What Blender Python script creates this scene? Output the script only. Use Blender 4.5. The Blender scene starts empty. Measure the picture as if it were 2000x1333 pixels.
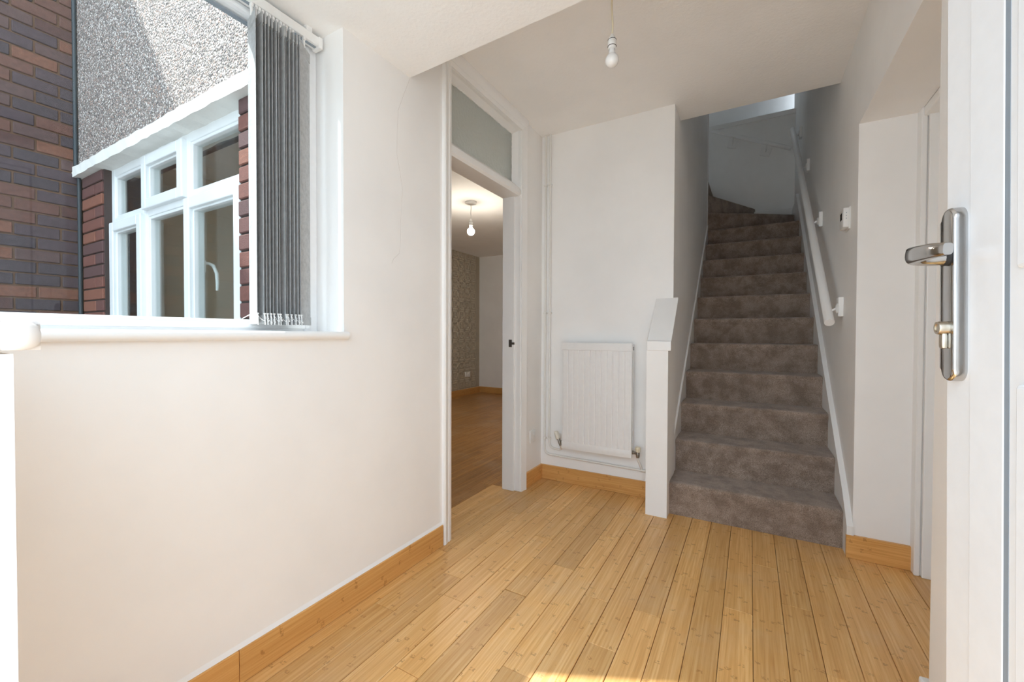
import bpy, bmesh, math, random
from mathutils import Matrix, Vector

random.seed(7)
S = bpy.context.scene
COL = S.collection

# ------------------------------------------------------------------ camera
F_PX, YAW, PITCH, ROLL, CAM_H = 815.0, 29.719, 0.8964, 0.1819, 1.05
cam_d = bpy.data.cameras.new('camera')
cam_d.sensor_fit = 'HORIZONTAL'
cam_d.sensor_width = 36.0
cam_d.lens = 36.0 * F_PX / 2000.0
cam_d.clip_start = 0.02
cam = bpy.data.objects.new('camera', cam_d)
COL.objects.link(cam)
_y, _p, _r = map(math.radians, (YAW, PITCH, ROLL))
_F = Vector((-math.sin(_y) * math.cos(_p), math.cos(_y) * math.cos(_p), -math.sin(_p)))
_R0 = Vector((math.cos(_y), math.sin(_y), 0))
_U0 = _R0.cross(_F)
_R = _R0 * math.cos(_r) + _U0 * math.sin(_r)
_U = _U0 * math.cos(_r) - _R0 * math.sin(_r)
cam.matrix_world = Matrix(((_R.x, _U.x, -_F.x, 0), (_R.y, _U.y, -_F.y, 0), (_R.z, _U.z, -_F.z, CAM_H), (0, 0, 0, 1)))
S.camera = cam

# ------------------------------------------------------------------ sky, sun, exposure
w = bpy.data.worlds.new('sky')
S.world = w
w.use_nodes = True
bg = w.node_tree.nodes['Background']
bg.inputs['Color'].default_value = (0.76, 0.88, 1.0, 1)
bg.inputs['Strength'].default_value = 2.5
sun_d = bpy.data.lights.new('sun_offscreen', 'SUN')
sun_d.energy = 6.5
sun_d.angle = math.radians(1.2)
sun_d.color = (1.0, 0.97, 0.93)
sun = bpy.data.objects.new('sun_offscreen', sun_d)
COL.objects.link(sun)
sun.rotation_euler = Vector((0.69, 0.316, -1.0)).to_track_quat('-Z', 'Y').to_euler()
sun.location = (-6, -3, 8)
S.view_settings.view_transform = 'Standard'
S.view_settings.look = 'None'
S.view_settings.gamma = 1.0
S.view_settings.use_curve_mapping = False
S.view_settings.exposure = 0.62
S.cycles.max_bounces = 16
S.cycles.diffuse_bounces = 10
S.cycles.transparent_max_bounces = 16


# ------------------------------------------------------------------ helpers
def lin(c):
    return tuple((v / 12.92 if v <= 0.04045 else ((v + 0.055) / 1.055) ** 2.4) for v in [x / 255.0 for x in c])


def tag(o, label=None, cat=None, group=None, kind=None):
    if label: o['label'] = label
    if cat: o['category'] = cat
    if group: o['group'] = group
    if kind: o['kind'] = kind
    return o


def obj(name, bm, mat, parent=None, smooth=False, recalc=True):
    me = bpy.data.meshes.new(name)
    if recalc:
        bmesh.ops.recalc_face_normals(bm, faces=bm.faces)
    bm.to_mesh(me)
    bm.free()
    if smooth:
        me.polygons.foreach_set('use_smooth', [True] * len(me.polygons))
        if smooth != 'all':
            me.set_sharp_from_angle(angle=math.radians(40))
    me.materials.append(mat)
    o = bpy.data.objects.new(name, me)
    COL.objects.link(o)
    if parent is not None:
        o.parent = parent
        if parent.type == 'EMPTY':
            o.matrix_parent_inverse = Matrix.Translation(-parent.location)
    return o


def struct(name, bm, mat, label=None):
    o = obj(name, bm, mat)
    o['kind'] = 'structure'
    if label: o['label'] = label
    return o


def empty(name, loc, label, cat, group=None):
    o = bpy.data.objects.new(name, None)
    o.empty_display_size = 0.1
    COL.objects.link(o)
    o.location = loc
    tag(o, label, cat, group)
    return o


def sempty(name, loc, label=None):
    o = bpy.data.objects.new(name, None)
    o.empty_display_size = 0.1
    COL.objects.link(o)
    o.location = loc
    o['kind'] = 'structure'
    if label: o['label'] = label
    return o


def B(bm, x0, x1, y0, y1, z0, z1, bev=0.0, seg=2):
    ret = bmesh.ops.create_cube(bm, size=1.0)
    vs = ret['verts']
    for v in vs:
        v.co = Vector((x0 + (v.co.x + .5) * (x1 - x0), y0 + (v.co.y + .5) * (y1 - y0), z0 + (v.co.z + .5) * (z1 - z0)))
    if bev > 0:
        es = list({e for v in vs for e in v.link_edges})
        bmesh.ops.bevel(bm, geom=es, offset=bev, segments=seg, profile=0.5, affect='EDGES')
    return bm


def box(x0, x1, y0, y1, z0, z1, bev=0.0, seg=2):
    return B(bmesh.new(), x0, x1, y0, y1, z0, z1, bev, seg)


def boxes(lst):
    bm = bmesh.new()
    for b in lst: B(bm, *b)
    return bm


def tube(bm, pts, r, seg=12, caps=True, closed=False):
    pts = [Vector(p) for p in pts]
    n = len(pts)
    rs = r if isinstance(r, (list, tuple)) else [r] * n
    rings = []
    up = None
    for i in range(n):
        if closed: t = (pts[(i + 1) % n] - pts[i - 1]).normalized()
        elif i == 0: t = (pts[1] - pts[0]).normalized()
        elif i == n - 1: t = (pts[-1] - pts[-2]).normalized()
        else: t = ((pts[i + 1] - pts[i]).normalized() + (pts[i] - pts[i - 1]).normalized()).normalized()
        if up is None:
            up = t.orthogonal().normalized()
        else:
            up = (up - t * up.dot(t))
            up = up.normalized() if up.length > 1e-6 else t.orthogonal().normalized()
        sd = t.cross(up)
        rings.append([bm.verts.new(pts[i] + (up * math.cos(2 * math.pi * k / seg) + sd * math.sin(2 * math.pi * k / seg)) * rs[i]) for k in range(seg)])
    m = n if closed else n - 1
    for i in range(m):
        a, b = rings[i], rings[(i + 1) % n]
        for k in range(seg):
            bm.faces.new((a[k], a[(k + 1) % seg], b[(k + 1) % seg], b[k]))
    if caps and not closed:
        bm.faces.new(list(reversed(rings[0])))
        bm.faces.new(rings[-1])
    return bm


def lathe(bm, prof, loc, axis=(0, 0, 1), seg=24):
    ax = Vector(axis).normalized()
    u = ax.orthogonal().normalized()
    v = ax.cross(u)
    loc = Vector(loc)
    rings = []
    for r, z in prof:
        if r < 1e-6: rings.append([bm.verts.new(loc + ax * z)])
        else: rings.append([bm.verts.new(loc + ax * z + (u * math.cos(2 * math.pi * k / seg) + v * math.sin(2 * math.pi * k / seg)) * r) for k in range(seg)])
    for a, b in zip(rings, rings[1:]):
        for k in range(seg):
            k2 = (k + 1) % seg
            if len(a) == 1 and len(b) == 1: continue
            if len(a) == 1: bm.faces.new((a[0], b[k2], b[k]))
            elif len(b) == 1: bm.faces.new((a[k], a[k2], b[0]))
            else: bm.faces.new((a[k], a[k2], b[k2], b[k]))
    if len(rings[0]) > 1: bm.faces.new(list(reversed(rings[0])))
    if len(rings[-1]) > 1: bm.faces.new(rings[-1])
    return bm


def prism(bm, poly, axis, a, b):
    """poly of 2d points in the other two axes (cyclic order x,y,z without axis), extruded along axis from a to b"""
    def P(p, t):
        return {'x': (t, p[0], p[1]), 'y': (p[0], t, p[1]), 'z': (p[0], p[1], t)}[axis]
    lo = [bm.verts.new(P(p, a)) for p in poly]
    hi = [bm.verts.new(P(p, b)) for p in poly]
    n = len(poly)
    bm.faces.new(lo)
    bm.faces.new(list(reversed(hi)))
    for i in range(n):
        bm.faces.new((lo[i], lo[(i + 1) % n], hi[(i + 1) % n], hi[i]))
    return bm


def arc(cx, cy, r, a0, a1, n):
    return [(cx + r * math.cos(math.radians(a0 + (a1 - a0) * i / n)), cy + r * math.sin(math.radians(a0 + (a1 - a0) * i / n))) for i in range(n + 1)]


# ------------------------------------------------------------------ materials
class NT:
    def __init__(s, name):
        s.m = bpy.data.materials.new(name)
        s.m.use_nodes = True
        s.t = s.m.node_tree
        s.b = s.t.nodes['Principled BSDF']
        s.out = s.t.nodes['Material Output']

    def n(s, typ, **kw):
        nd = s.t.nodes.new(typ)
        for k, v in kw.items(): setattr(nd, k, v)
        return nd

    def l(s, a, b): s.t.links.new(a, b)

    def pos(s): return s.n('ShaderNodeNewGeometry').outputs['Position']

    def math(s, op, a, b=None, clamp=False):
        nd = s.n('ShaderNodeMath', operation=op, use_clamp=clamp)
        for i, v in enumerate((a, b)):
            if v is None: continue
            if isinstance(v, (int, float)): nd.inputs[i].default_value = v
            else: s.l(v, nd.inputs[i])
        return nd.outputs[0]

    def vscale(s, vec, sc, off=None):
        nd = s.n('ShaderNodeMapping')
        nd.inputs['Scale'].default_value = sc
        if off: nd.inputs['Location'].default_value = off
        s.l(vec, nd.inputs['Vector'])
        return nd.outputs[0]

    def noise(s, vec, scale, detail=3, rough=.55):
        nd = s.n('ShaderNodeTexNoise')
        nd.inputs['Scale'].default_value = scale
        nd.inputs['Detail'].default_value = detail
        nd.inputs['Roughness'].default_value = rough
        s.l(vec, nd.inputs['Vector'])
        return nd.outputs['Fac']

    def ramp(s, fac, stops, interp='LINEAR'):
        nd = s.n('ShaderNodeValToRGB')
        nd.color_ramp.interpolation = interp
        el = nd.color_ramp.elements
        while len(el) < len(stops): el.new(.5)
        for e, (p, c) in zip(el, stops):
            e.position = p
            e.color = (*c, 1) if len(c) == 3 else c
        s.l(fac, nd.inputs[0])
        return nd.outputs[0]

    def mix(s, fac, a, b, mode='MIX'):
        nd = s.n('ShaderNodeMix', data_type='RGBA', blend_type=mode)
        for i, v in ((0, fac), (6, a), (7, b)):
            if isinstance(v, (int, float)): nd.inputs[i].default_value = v
            elif isinstance(v, tuple): nd.inputs[i].default_value = (*v, 1)
            else: s.l(v, nd.inputs[i])
        return nd.outputs[2]

    def bump(s, h, strength, dist):
        nd = s.n('ShaderNodeBump')
        nd.inputs['Strength'].default_value = strength
        nd.inputs['Distance'].default_value = dist
        s.l(h, nd.inputs['Height'])
        s.l(nd.outputs[0], s.b.inputs['Normal'])

    def col(s, c):
        if isinstance(c, tuple): s.b.inputs['Base Color'].default_value = (*c, 1)
        else: s.l(c, s.b.inputs['Base Color'])

    def set(s, **kw):
        for k, v in kw.items():
            s.b.inputs[{'rough': 'Roughness', 'metal': 'Metallic', 'spec': 'Specular IOR Level', 'trans': 'Transmission Weight', 'coat': 'Coat Weight', 'sheen': 'Sheen Weight', 'sub': 'Subsurface Weight', 'coat_rough': 'Coat Roughness'}[k]].default_value = v
        return s


def paint(name, c, rough=.55, bump_scale=90, bump=.08, dist=.002, var=.02):
    t = NT(name)
    p = t.pos()
    n = t.noise(p, 3.0, 4)
    a = tuple(min(1, v * (1 - var)) for v in c)
    b = tuple(min(1, v * (1 + var)) for v in c)
    t.col(t.ramp(n, [(.35, a), (.65, b)]))
    t.set(rough=rough)
    if bump: t.bump(t.noise(p, bump_scale, 4), bump, dist)
    return t.m


def plain(name, c, rough=.4, metal=0., **kw):
    t = NT(name)
    n = t.noise(t.pos(), 40, 2)
    t.col(t.ramp(n, [(.3, tuple(v * .97 for v in c)), (.7, c)]))
    t.set(rough=rough, metal=metal, **kw)
    return t.m


M = {}
M['wall'] = paint('wall_paint', (.895, .892, .885), .6, 120, .06, .001)
M['ceiling'] = paint('textured_ceiling_paint', (.905, .90, .89), .75, 70, .35, .004)
M['trim'] = paint('gloss_trim_paint', (.87, .87, .865), .32, 60, .04, .001)
M['upvc'] = plain('white_upvc', (.84, .86, .88), .28)
M['upvc_dirty'] = paint('weathered_upvc', (.76, .79, .81), .35, 60, .03, .001, .05)
M['rad'] = plain('radiator_enamel', (.86, .86, .855), .35)
M['pipe'] = plain('painted_pipe', (.80, .79, .76), .4)
M['plastic'] = plain('white_plastic', (.84, .84, .83), .35)
M['cream'] = plain('cream_plastic', (.78, .70, .52), .4)
M['dark'] = plain('dark_rubber', (.02, .02, .022), .6)
M['steel'] = plain('tarnished_steel', (.30, .28, .25), .38, 1.0)
M['brass'] = plain('worn_nickel', (.55, .49, .40), .3, 1.0)
M['gasket'] = plain('grey_gasket', (.26, .31, .36), .5)
M['concrete'] = paint('concrete_lintel_paint', (.72, .71, .68), .8, 40, .3, .004, .06)
M['ground'] = paint('grey_paving', (.46, .45, .43), .9, 30, .3, .004, .15)
M['mortar'] = paint('brown_mortar', lin((104, 78, 60)), .9, 150, .5, .003, .1)
M['mortar_dark'] = paint('dark_mortar', lin((58, 46, 44)), .9, 150, .5, .003, .1)
M['pipe_dark'] = plain('dark_green_pipe', lin((38, 50, 56)), .5)
M['shade_bulb'] = plain('opal_bulb_glass', (.86, .86, .86), .2)
M['crack'] = plain('plaster_crack', lin((206, 202, 198)), .9)


def mk_chrome():
    t = NT('polished_chrome')
    n = t.noise(t.pos(), 60, 3)
    t.col((.52, .52, .52))
    t.set(metal=1.0)
    t.l(t.ramp(n, [(.3, (.10,) * 3), (.7, (.2,) * 3)]), t.b.inputs['Roughness'])
    return t.m


M['chrome'] = mk_chrome()


def mk_glass(name, tint=(.93, .96, .96), gloss=1.0):
    t = NT(name)
    t.t.nodes.remove(t.b)
    tr = t.n('ShaderNodeBsdfTransparent')
    tr.inputs[0].default_value = (*tint, 1)
    gl = t.n('ShaderNodeBsdfGlossy')
    gl.inputs['Roughness'].default_value = .01
    ge = t.n('ShaderNodeNewGeometry')
    dt = t.n('ShaderNodeVectorMath', operation='DOT_PRODUCT')
    t.l(ge.outputs['Incoming'], dt.inputs[0]); t.l(ge.outputs['Normal'], dt.inputs[1])
    sch = t.math('POWER', t.math('SUBTRACT', 1.0, t.math('ABSOLUTE', dt.outputs['Value']), True), 5.0)
    fres = t.math('ADD', t.math('MULTIPLY', sch, .96), .04)
    mx = t.n('ShaderNodeMixShader')
    t.l(t.math('MULTIPLY', fres, gloss * .7), mx.inputs[0])
    t.l(tr.outputs[0], mx.inputs[1])
    t.l(gl.outputs[0], mx.inputs[2])
    t.l(mx.outputs[0], t.out.inputs[0])
    return t.m


M['glass'] = mk_glass('clear_glass')


def mk_frosted():
    t = NT('obscured_glass')
    p = t.pos()
    vo = t.n('ShaderNodeTexVoronoi')
    vo.inputs['Scale'].default_value = 75
    t.l(p, vo.inputs['Vector'])
    t.b.inputs['Base Color'].default_value = (.74, .79, .77, 1)
    t.set(rough=.30, trans=.55)
    t.b.inputs['IOR'].default_value = 1.3
    h = t.math('ADD', vo.outputs['Distance'], t.noise(p, 45, 2))
    t.bump(h, .7, .004)
    return t.m


M['frosted'] = mk_frosted()


def mk_wood(name, base, dark, light, wear, along='y'):
    t = NT(name)
    p = t.pos()
    sp = t.n('ShaderNodeSeparateXYZ')
    t.l(p, sp.inputs[0])
    X, Y, Z = sp.outputs
    if along == 'x': X, Y = Y, X
    ac = t.math('ADD', X, Z)
    rnd = t.n('ShaderNodeObjectInfo').outputs['Random']
    off = t.math('MULTIPLY', rnd, 7.3)
    strip = t.math('FLOOR', t.math('MULTIPLY', t.math('ADD', ac, off), 54))
    wn = t.n('ShaderNodeTexWhiteNoise', noise_dimensions='2D')
    cmb = t.n('ShaderNodeCombineXYZ')
    t.l(strip, cmb.inputs[0]); t.l(rnd, cmb.inputs[1])
    t.l(cmb.outputs[0], wn.inputs['Vector'])
    sv = wn.outputs['Value']
    # fine grain, long along the board
    gv = t.n('ShaderNodeCombineXYZ')
    t.l(t.math('MULTIPLY', t.math('ADD', ac, off), 130), gv.inputs[0])
    t.l(t.math('MULTIPLY', t.math('ADD', Y, off), 3.2), gv.inputs[1])
    grain = t.noise(gv.outputs[0], 1.0, 4, .6)
    # bamboo knuckles: short dark dashes across a strip
    ky = t.math('FRACT', t.math('ADD', t.math('MULTIPLY', Y, 3.4), t.math('MULTIPLY', sv, 9.7)))
    kn = t.math('LESS_THAN', t.math('ABSOLUTE', t.math('SUBTRACT', ky, .5)), .022)
    knn = t.math('MULTIPLY', kn, t.math('GREATER_THAN', t.noise(p, 140, 3), .50))
    c = t.ramp(grain, [(.28, dark), (.5, base), (.74, light)])
    c = t.mix(t.math('MULTIPLY', sv, .42), c, dark)
    hv = t.n('ShaderNodeHueSaturation')
    t.l(c, hv.inputs['Color'])
    t.l(t.math('ADD', t.math('MULTIPLY', rnd, .28), .86), hv.inputs['Value'])
    c = hv.outputs[0]
    c = t.mix(t.math('MULTIPLY', knn, .5), c, (dark[0] * .55, dark[1] * .45, dark[2] * .3))
    wearf = t.ramp(t.noise(p, 2.3, 5, .65), [(.50, (0, 0, 0)), (.72, (1, 1, 1))])
    c = t.mix(t.math('MULTIPLY', wearf, .30), c, wear)
    specks = t.ramp(t.noise(p, 65, 4, .7), [(.66, (0, 0, 0)), (.72, (1, 1, 1))])
    c = t.mix(t.math('MULTIPLY', specks, .3), c, (dark[0] * .5, dark[1] * .42, dark[2] * .3))
    t.col(c)
    t.set(rough=.36)
    t.bump(grain, .08, .001)
    return t.m


M['plank'] = mk_wood('bamboo_plank', lin((228, 180, 114)), lin((204, 150, 84)), lin((242, 206, 148)), lin((214, 190, 156)))
M['skirt_y'] = mk_wood('bamboo_skirting', lin((214, 162, 96)), lin((194, 138, 72)), lin((226, 178, 114)), lin((214, 166, 104)))
M['skirt_x'] = mk_wood('bamboo_skirting_across', lin((214, 162, 96)), lin((194, 138, 72)), lin((226, 178, 114)), lin((214, 166, 104)), 'x')
M['plank_worn'] = mk_wood('worn_plank', lin((184, 134, 74)), lin((140, 96, 48)), lin((200, 154, 98)), lin((204, 182, 154)))


def mk_carpet():
    t = NT('taupe_carpet')
    p = t.pos()
    a = t.noise(p, 280, 2, .75)
    b = t.noise(p, 11, 4, .7)
    c = t.ramp(a, [(.3, lin((116, 100, 88))), (.7, lin((200, 180, 165)))])
    c2 = t.mix(t.ramp(b, [(.40, (0, 0, 0)), (.62, (.6, .6, .6))]), c, lin((108, 90, 76)))
    t.col(c2)
    t.set(rough=.95, sheen=.35, spec=.1)
    t.bump(a, .8, .006)
    return t.m


M['carpet'] = mk_carpet()


def mk_brick():
    t = NT('brown_brick')
    rnd = t.n('ShaderNodeObjectInfo').outputs['Random']
    p = t.pos()
    c = t.ramp(rnd, [(0, lin((98, 78, 76))), (.2, lin((84, 72, 78))), (.4, lin((112, 80, 70))), (.55, lin((76, 68, 74))), (.72, lin((128, 88, 70))), (.88, lin((92, 66, 62)))], 'CONSTANT')
    n = t.noise(p, 45, 4, .65)
    c = t.mix(1.0, c, t.ramp(n, [(.3, (.5, .44, .43)), (.7, (.85, .78, .76))]), 'MULTIPLY')
    t.col(c)
    t.set(rough=.85)
    t.bump(t.noise(p, 160, 4), .5, .003)
    return t.m


M['brick'] = mk_brick()


def mk_brick_red():
    t = NT('red_brick')
    rnd = t.n('ShaderNodeObjectInfo').outputs['Random']
    p = t.pos()
    c = t.ramp(rnd, [(0, lin((128, 82, 72))), (.35, lin((112, 74, 70))), (.6, lin((144, 94, 76))), (.85, lin((100, 72, 72)))], 'CONSTANT')
    n = t.noise(p, 50, 4, .65)
    c = t.mix(1.0, c, t.ramp(n, [(.3, (.55, .5, .5)), (.7, (.9, .85, .85))]), 'MULTIPLY')
    t.col(c)
    t.set(rough=.85)
    t.bump(t.noise(p, 160, 4), .5, .003)
    return t.m


M['brick_red'] = mk_brick_red()


def mk_pebble():
    t = NT('pebbledash')
    p = t.pos()
    vo = t.n('ShaderNodeTexVoronoi')
    vo.inputs['Scale'].default_value = 95
    t.l(p, vo.inputs['Vector'])
    sp = t.n('ShaderNodeSeparateColor')
    t.l(vo.outputs['Color'], sp.inputs[0])
    c = t.ramp(sp.outputs[0], [(0, lin((84, 80, 82))), (.18, lin((150, 136, 132))), (.36, lin((196, 184, 178))), (.52, lin((120, 112, 114))), (.64, lin((178, 150, 138))), (.78, lin((222, 216, 212)))], 'CONSTANT')
    gap = t.ramp(vo.outputs['Distance'], [(.45, (0, 0, 0)), (.62, (1, 1, 1))])
    c = t.mix(gap, c, lin((128, 120, 114)))
    t.col(c)
    t.set(rough=.8)
    t.bump(t.math('SUBTRACT', 1.0, vo.outputs['Distance']), 1.0, .010)
    return t.m


M['pebble'] = mk_pebble()


def mk_blind():
    t = NT('grey_blind_fabric')
    p = t.pos()
    a = t.noise(p, 60, 4, .7)
    t.col(t.ramp(a, [(.35, (.42, .43, .435)), (.6, (.54, .55, .555))]))
    t.set(rough=.85)
    t.bump(t.noise(p, 300, 2), .3, .001)
    # the fabric lets a little daylight through
    tl = t.n('ShaderNodeBsdfTranslucent')
    tl.inputs[0].default_value = (.5, .51, .515, 1)
    mx = t.n('ShaderNodeMixShader')
    mx.inputs[0].default_value = .12
    t.l(t.b.outputs[0], mx.inputs[1]); t.l(tl.outputs[0], mx.inputs[2])
    t.l(mx.outputs[0], t.out.inputs[0])
    return t.m


M['blind'] = mk_blind()
M['wallpaper'] = paint('beige_wallpaper', lin((176, 166, 148)), .5, 200, .1, .001, .04)
M['wallpaper_key'] = paint('beige_wallpaper_print', lin((200, 192, 175)), .35, 200, .1, .001, .03)


def mk_bulb_on():
    t = NT('glowing_bulb')
    t.col((.9, .9, .9))
    t.b.inputs['Emission Color'].default_value = (1.0, .90, .74, 1)
    t.b.inputs['Emission Strength'].default_value = 14
    return t.m


M['bulb_on'] = mk_bulb_on()

# ------------------------------------------------------------------ dimensions
XL, XR = -1.325, .43           # hall left wall, right wall
YR = 2.757                     # wall behind the radiator
H1, H2 = 2.19, 2.479           # porch ceiling, hall ceiling
YB = 5.85                      # far wall of the stairs
XSL = -.418                    # stair side of the partition
HT = 4.9                       # upstairs ceiling
LRX, LRY, LRH = -4.282, 6.30, 2.447

# ------------------------------------------------------------------ structure: outside ground, walls
struct('ground', box(-14, 10, -14, 16, -.30, -.12), M['ground'], 'grey paved ground outside')

# left wall of porch and hall
struct('wall_left', boxes([
    (-1.56, XL, -.06, 1.048, -.12, 1.03),
    (-1.56, XL - .002, -.06, 1.048, H1 + .01, 2.6),
    (-1.56, XL, 1.048, 1.35, -.12, 2.6),
    (-1.45, XL, 1.35, 1.655, -.12, 2.6),
    (-1.45, XL, 1.655, 2.455, 2.462, 2.6),
    (-1.45, XL, 2.455, YR + .12, -.12, 2.6)]), M['wall'], 'white painted wall with window and doorway')
# wall behind the radiator
struct('wall_back', boxes([(-1.45, -.523, YR, YR + .1, -.12, 2.6)]), M['wall'], 'white painted wall behind the radiator')
# partition beside the stairs, with its low sloping start
bm = bmesh.new()
prism(bm, [(2.497, -.12), (YR, -.12), (YR, 1.245), (2.497, .962)], 'x', -.523, -.404)
B(bm, -.523, XSL, YR, 5.0, -.12, HT)
struct('wall_partition', bm, M['wall'], 'white partition wall between hall and stairs')
# sloping cap on the low partition end
bm = bmesh.new()
prism(bm, [(2.490, .959), (2.490, 1.014), (2.510, 1.018), (YR + .004, 1.285), (YR + .004, 1.240), (2.51, .962)], 'x', -.522, -.388)
bmesh.ops.bevel(bm, geom=list(bm.edges), offset=.004, segments=2, profile=.5, affect='EDGES')
struct('trim_1', bm, M['trim'], 'sloping white cap on the low partition end')
# right wall with the recessed doorway
struct('wall_right', boxes([
    (XR, .64, .11, 1.53, -.12, 2.7),
    (XR, .64, 1.53, 2.5, 2.035, 2.7),
    (XR, .64, 2.5, YB + .2, -.12, HT)]), M['wall'], 'white painted wall running up beside the stairs')
struct('wall_kitchen', boxes([(.74, .80, 1.3, 2.8, -.12, 2.6), (.64, .74, 1.3, 1.53, -.12, 2.6), (.641, .74, 2.5, 2.8, -.12, 2.6), (.64, .74, 1.5, 2.6, 2.09, 2.6)]), M['wall'])
# front wall of the porch
struct('wall_front', boxes([
    (-1.56, -.612, -.06, .110, -.12, 1.03),
    (-1.56, .64, -.06, .110, 2.06, 2.19),
    (.40, .64, -.06, .110, -.12, 2.06)]), M['wall'], 'white painted front wall beside the entrance')
# stairwell and upstairs
struct('wall_stair_back', boxes([(-2.2, .64, YB, YB + .15, -.12, 3.63), (-2.2, .64, YB + .38, YB + .5, 3.5, HT), (-2.2, .64, YB + .1, YB + .4, 3.5, 3.63)]), M['wall'], 'white wall at the turn of the stairs')
struct('wall_upstairs', boxes([
    (-2.2, -2.05, 1.5, YB + .5, 2.6, 2.95), (-2.2, -2.05, 1.5, 5.0, 2.95, HT), (-2.2, -2.05, 5.75, YB + .5, 2.95, HT), (-2.2, -2.05, 5.0, 5.75, 3.5, HT), (-2.2, -2.05, 5.0, 5.15, 2.95, 3.5),
    (-2.2, .64, 1.36, 1.5, 2.6, HT), (-2.05, -.523, 2.9, 5.0, 2.45, 2.9), (-2.05, -.523, 4.55, 4.65, 2.9, HT), (-.43, .43, 2.895, 2.985, 2.6, HT)]), M['wall'])  # unseen cross wall on the landing added to block daylight from the stair turn
struct('trim_2', box(-2.05, XR, YB - .02, YB + .05, 3.62, 3.675, .006), M['trim'], 'white ledge trim across the stairwell wall')

# ceilings
bm = bmesh.new()
prism(bm, [(XL - .24, .05), (XR + .01, .05), (XR + .01, 1.335), (XL - .001, 1.400), (XL - .001, 1.048), (XL - .24, 1.048)], 'z', H1, 2.50)
struct('ceiling', bm, M['ceiling'], 'low textured porch ceiling')
struct('ceiling_hall', box(XL - .01, XR + .01, 1.30, 2.988, H2, 2.6), M['ceiling'], 'white textured hall ceiling')
struct('ceiling_upstairs', box(-2.2, .64, 1.36, YB + .5, HT, HT + .1), M['ceiling'])
struct('ceiling_living', box(LRX - .1, -1.40, 1.3, LRY + .1, LRH, LRH + .14), M['ceiling'], 'white living room ceiling')
struct('roof_porch', box(-1.62, .70, -.25, 1.36, 2.6, 2.68), M['concrete'])

# living room walls
struct('wall_living_left', box(LRX - .15, LRX, 1.3, LRY + .1, -.12, LRH + .1), M['wallpaper'], 'beige wallpapered living room wall')
struct('wall_living_back', boxes([(LRX - .15, -1.45, LRY, LRY + .12, -.12, LRH + .1), (-1.47, -1.45, YR + .1, LRY, -.12, LRH + .1)]), M['wall'], 'white living room wall')

# house front outside the porch window
WX0, WX1, WZ0, WZ1 = -3.86, -2.15, .93, 2.18
FY = 1.10
facade = struct('wall_facade', boxes([
    (-4.262, WX0, FY + .012, 1.35, -.12, 2.2), (WX1, -1.56, FY + .012, 1.35, -.12, 2.2),
    (WX0, WX1, FY + .012, 1.35, -.12, WZ0), (-4.25, -1.56, 1.14, 1.35, 2.18, 5.2), (-1.57, .64, 1.25, 1.36, 2.6, 5.2)]), M['mortar_dark'], 'house front with pebbledash above brick')
obj('pebbledash_panel', box(-4.25, -1.56, 1.085, 1.15, 2.20, 5.2), M['pebble'], facade)
bm = box(-4.27, -1.57, 1.055, 1.30, 2.175, 2.245)
bmesh.ops.subdivide_edges(bm, edges=[e for e in bm.edges if abs(e.verts[0].co.x - e.verts[1].co.x) > 1], cuts=40)
for v in bm.verts:
    v.co.z += random.uniform(-.004, .004)
    v.co.y += random.uniform(-.003, .002)
o = obj('lintel', bm, M['concrete'], facade)
o['label'] = 'long white painted concrete lintel'

# bricks on the piers of the house front
COURSE = .0815
bl, bh = .225, .0715


def brick_mesh(name, lx, ly, lz):
    bm = box(-lx / 2, lx / 2, -ly / 2, ly / 2, -lz / 2, lz / 2, .004, 1)
    me = bpy.data.meshes.new(name)
    bm.to_mesh(me); bm.free()
    return me


def inst(name, me, mat, loc, parent):
    if not me.materials: me.materials.append(mat)
    o = bpy.data.objects.new(name, me)
    COL.objects.link(o)
    o.location = loc
    o.parent = parent
    return o


def brick_row(x0, x1, z, first, parent, cache):
    """fill x0..x1 with stretchers, the first one of length first"""
    x = x0
    L = first
    while x < x1 - .01:
        e = min(x + L, x1)
        ln = round(e - x - .011, 4)
        if ln > .025:
            if ln not in cache: cache[ln] = brick_mesh('brick', ln, .05, bh)
            inst('brick', cache[ln], M['brick_red'], ((x + e) / 2 - .003, FY + .025 + random.uniform(-.002, .002), z), parent)
        x = e
        L = .236


cache = {}
for r in range(15):
    z = 2.175 - COURSE * (r + .5) + .005
    brick_row(-4.235, WX0, z, .236 if r % 2 else .385, facade, cache)
    brick_row(WX1, -1.58, z, .236 if r % 2 else .118, facade, cache)

# neighbouring brick wall at right angles to it
nb = struct('wall_neighbour', box(-4.6, -4.262, -3.2, 1.36, -.12, 4.5), M['mortar'], 'dark brown brick wall with tan mortar')
NC = .0835
me_full = brick_mesh('brick', .05, .209, .0725)
rows = 0
for r in range(34):
    z = 3.50 - NC * r
    y1 = 1.098 if r % 2 == 0 else .993
    for k in range(9):
        yc = y1 - .22 * k - .11
        L = .209
        inst('brick', me_full, M['brick'], (-4.275 + random.uniform(-.002, .002), yc, z + random.uniform(-.0015, .0015)), nb)
    if r % 2:
        if 'half' not in cache: cache['half'] = brick_mesh('brick', .05, .094, .0725)
        inst('brick', cache['half'], M['brick'], (-4.275, 1.047, z), nb)
bm = bmesh.new()
tube(bm, [(-4.238, 1.086, -.12), (-4.238, 1.086, 2.16), (-4.243, 1.07, 2.26), (-4.243, 1.07, 5.0)], .012, 10)
tag(obj('corner_pipe', bm, M['pipe_dark'], None, True), 'thin dark pipe running up the corner of the brick walls', 'pipe')

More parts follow.
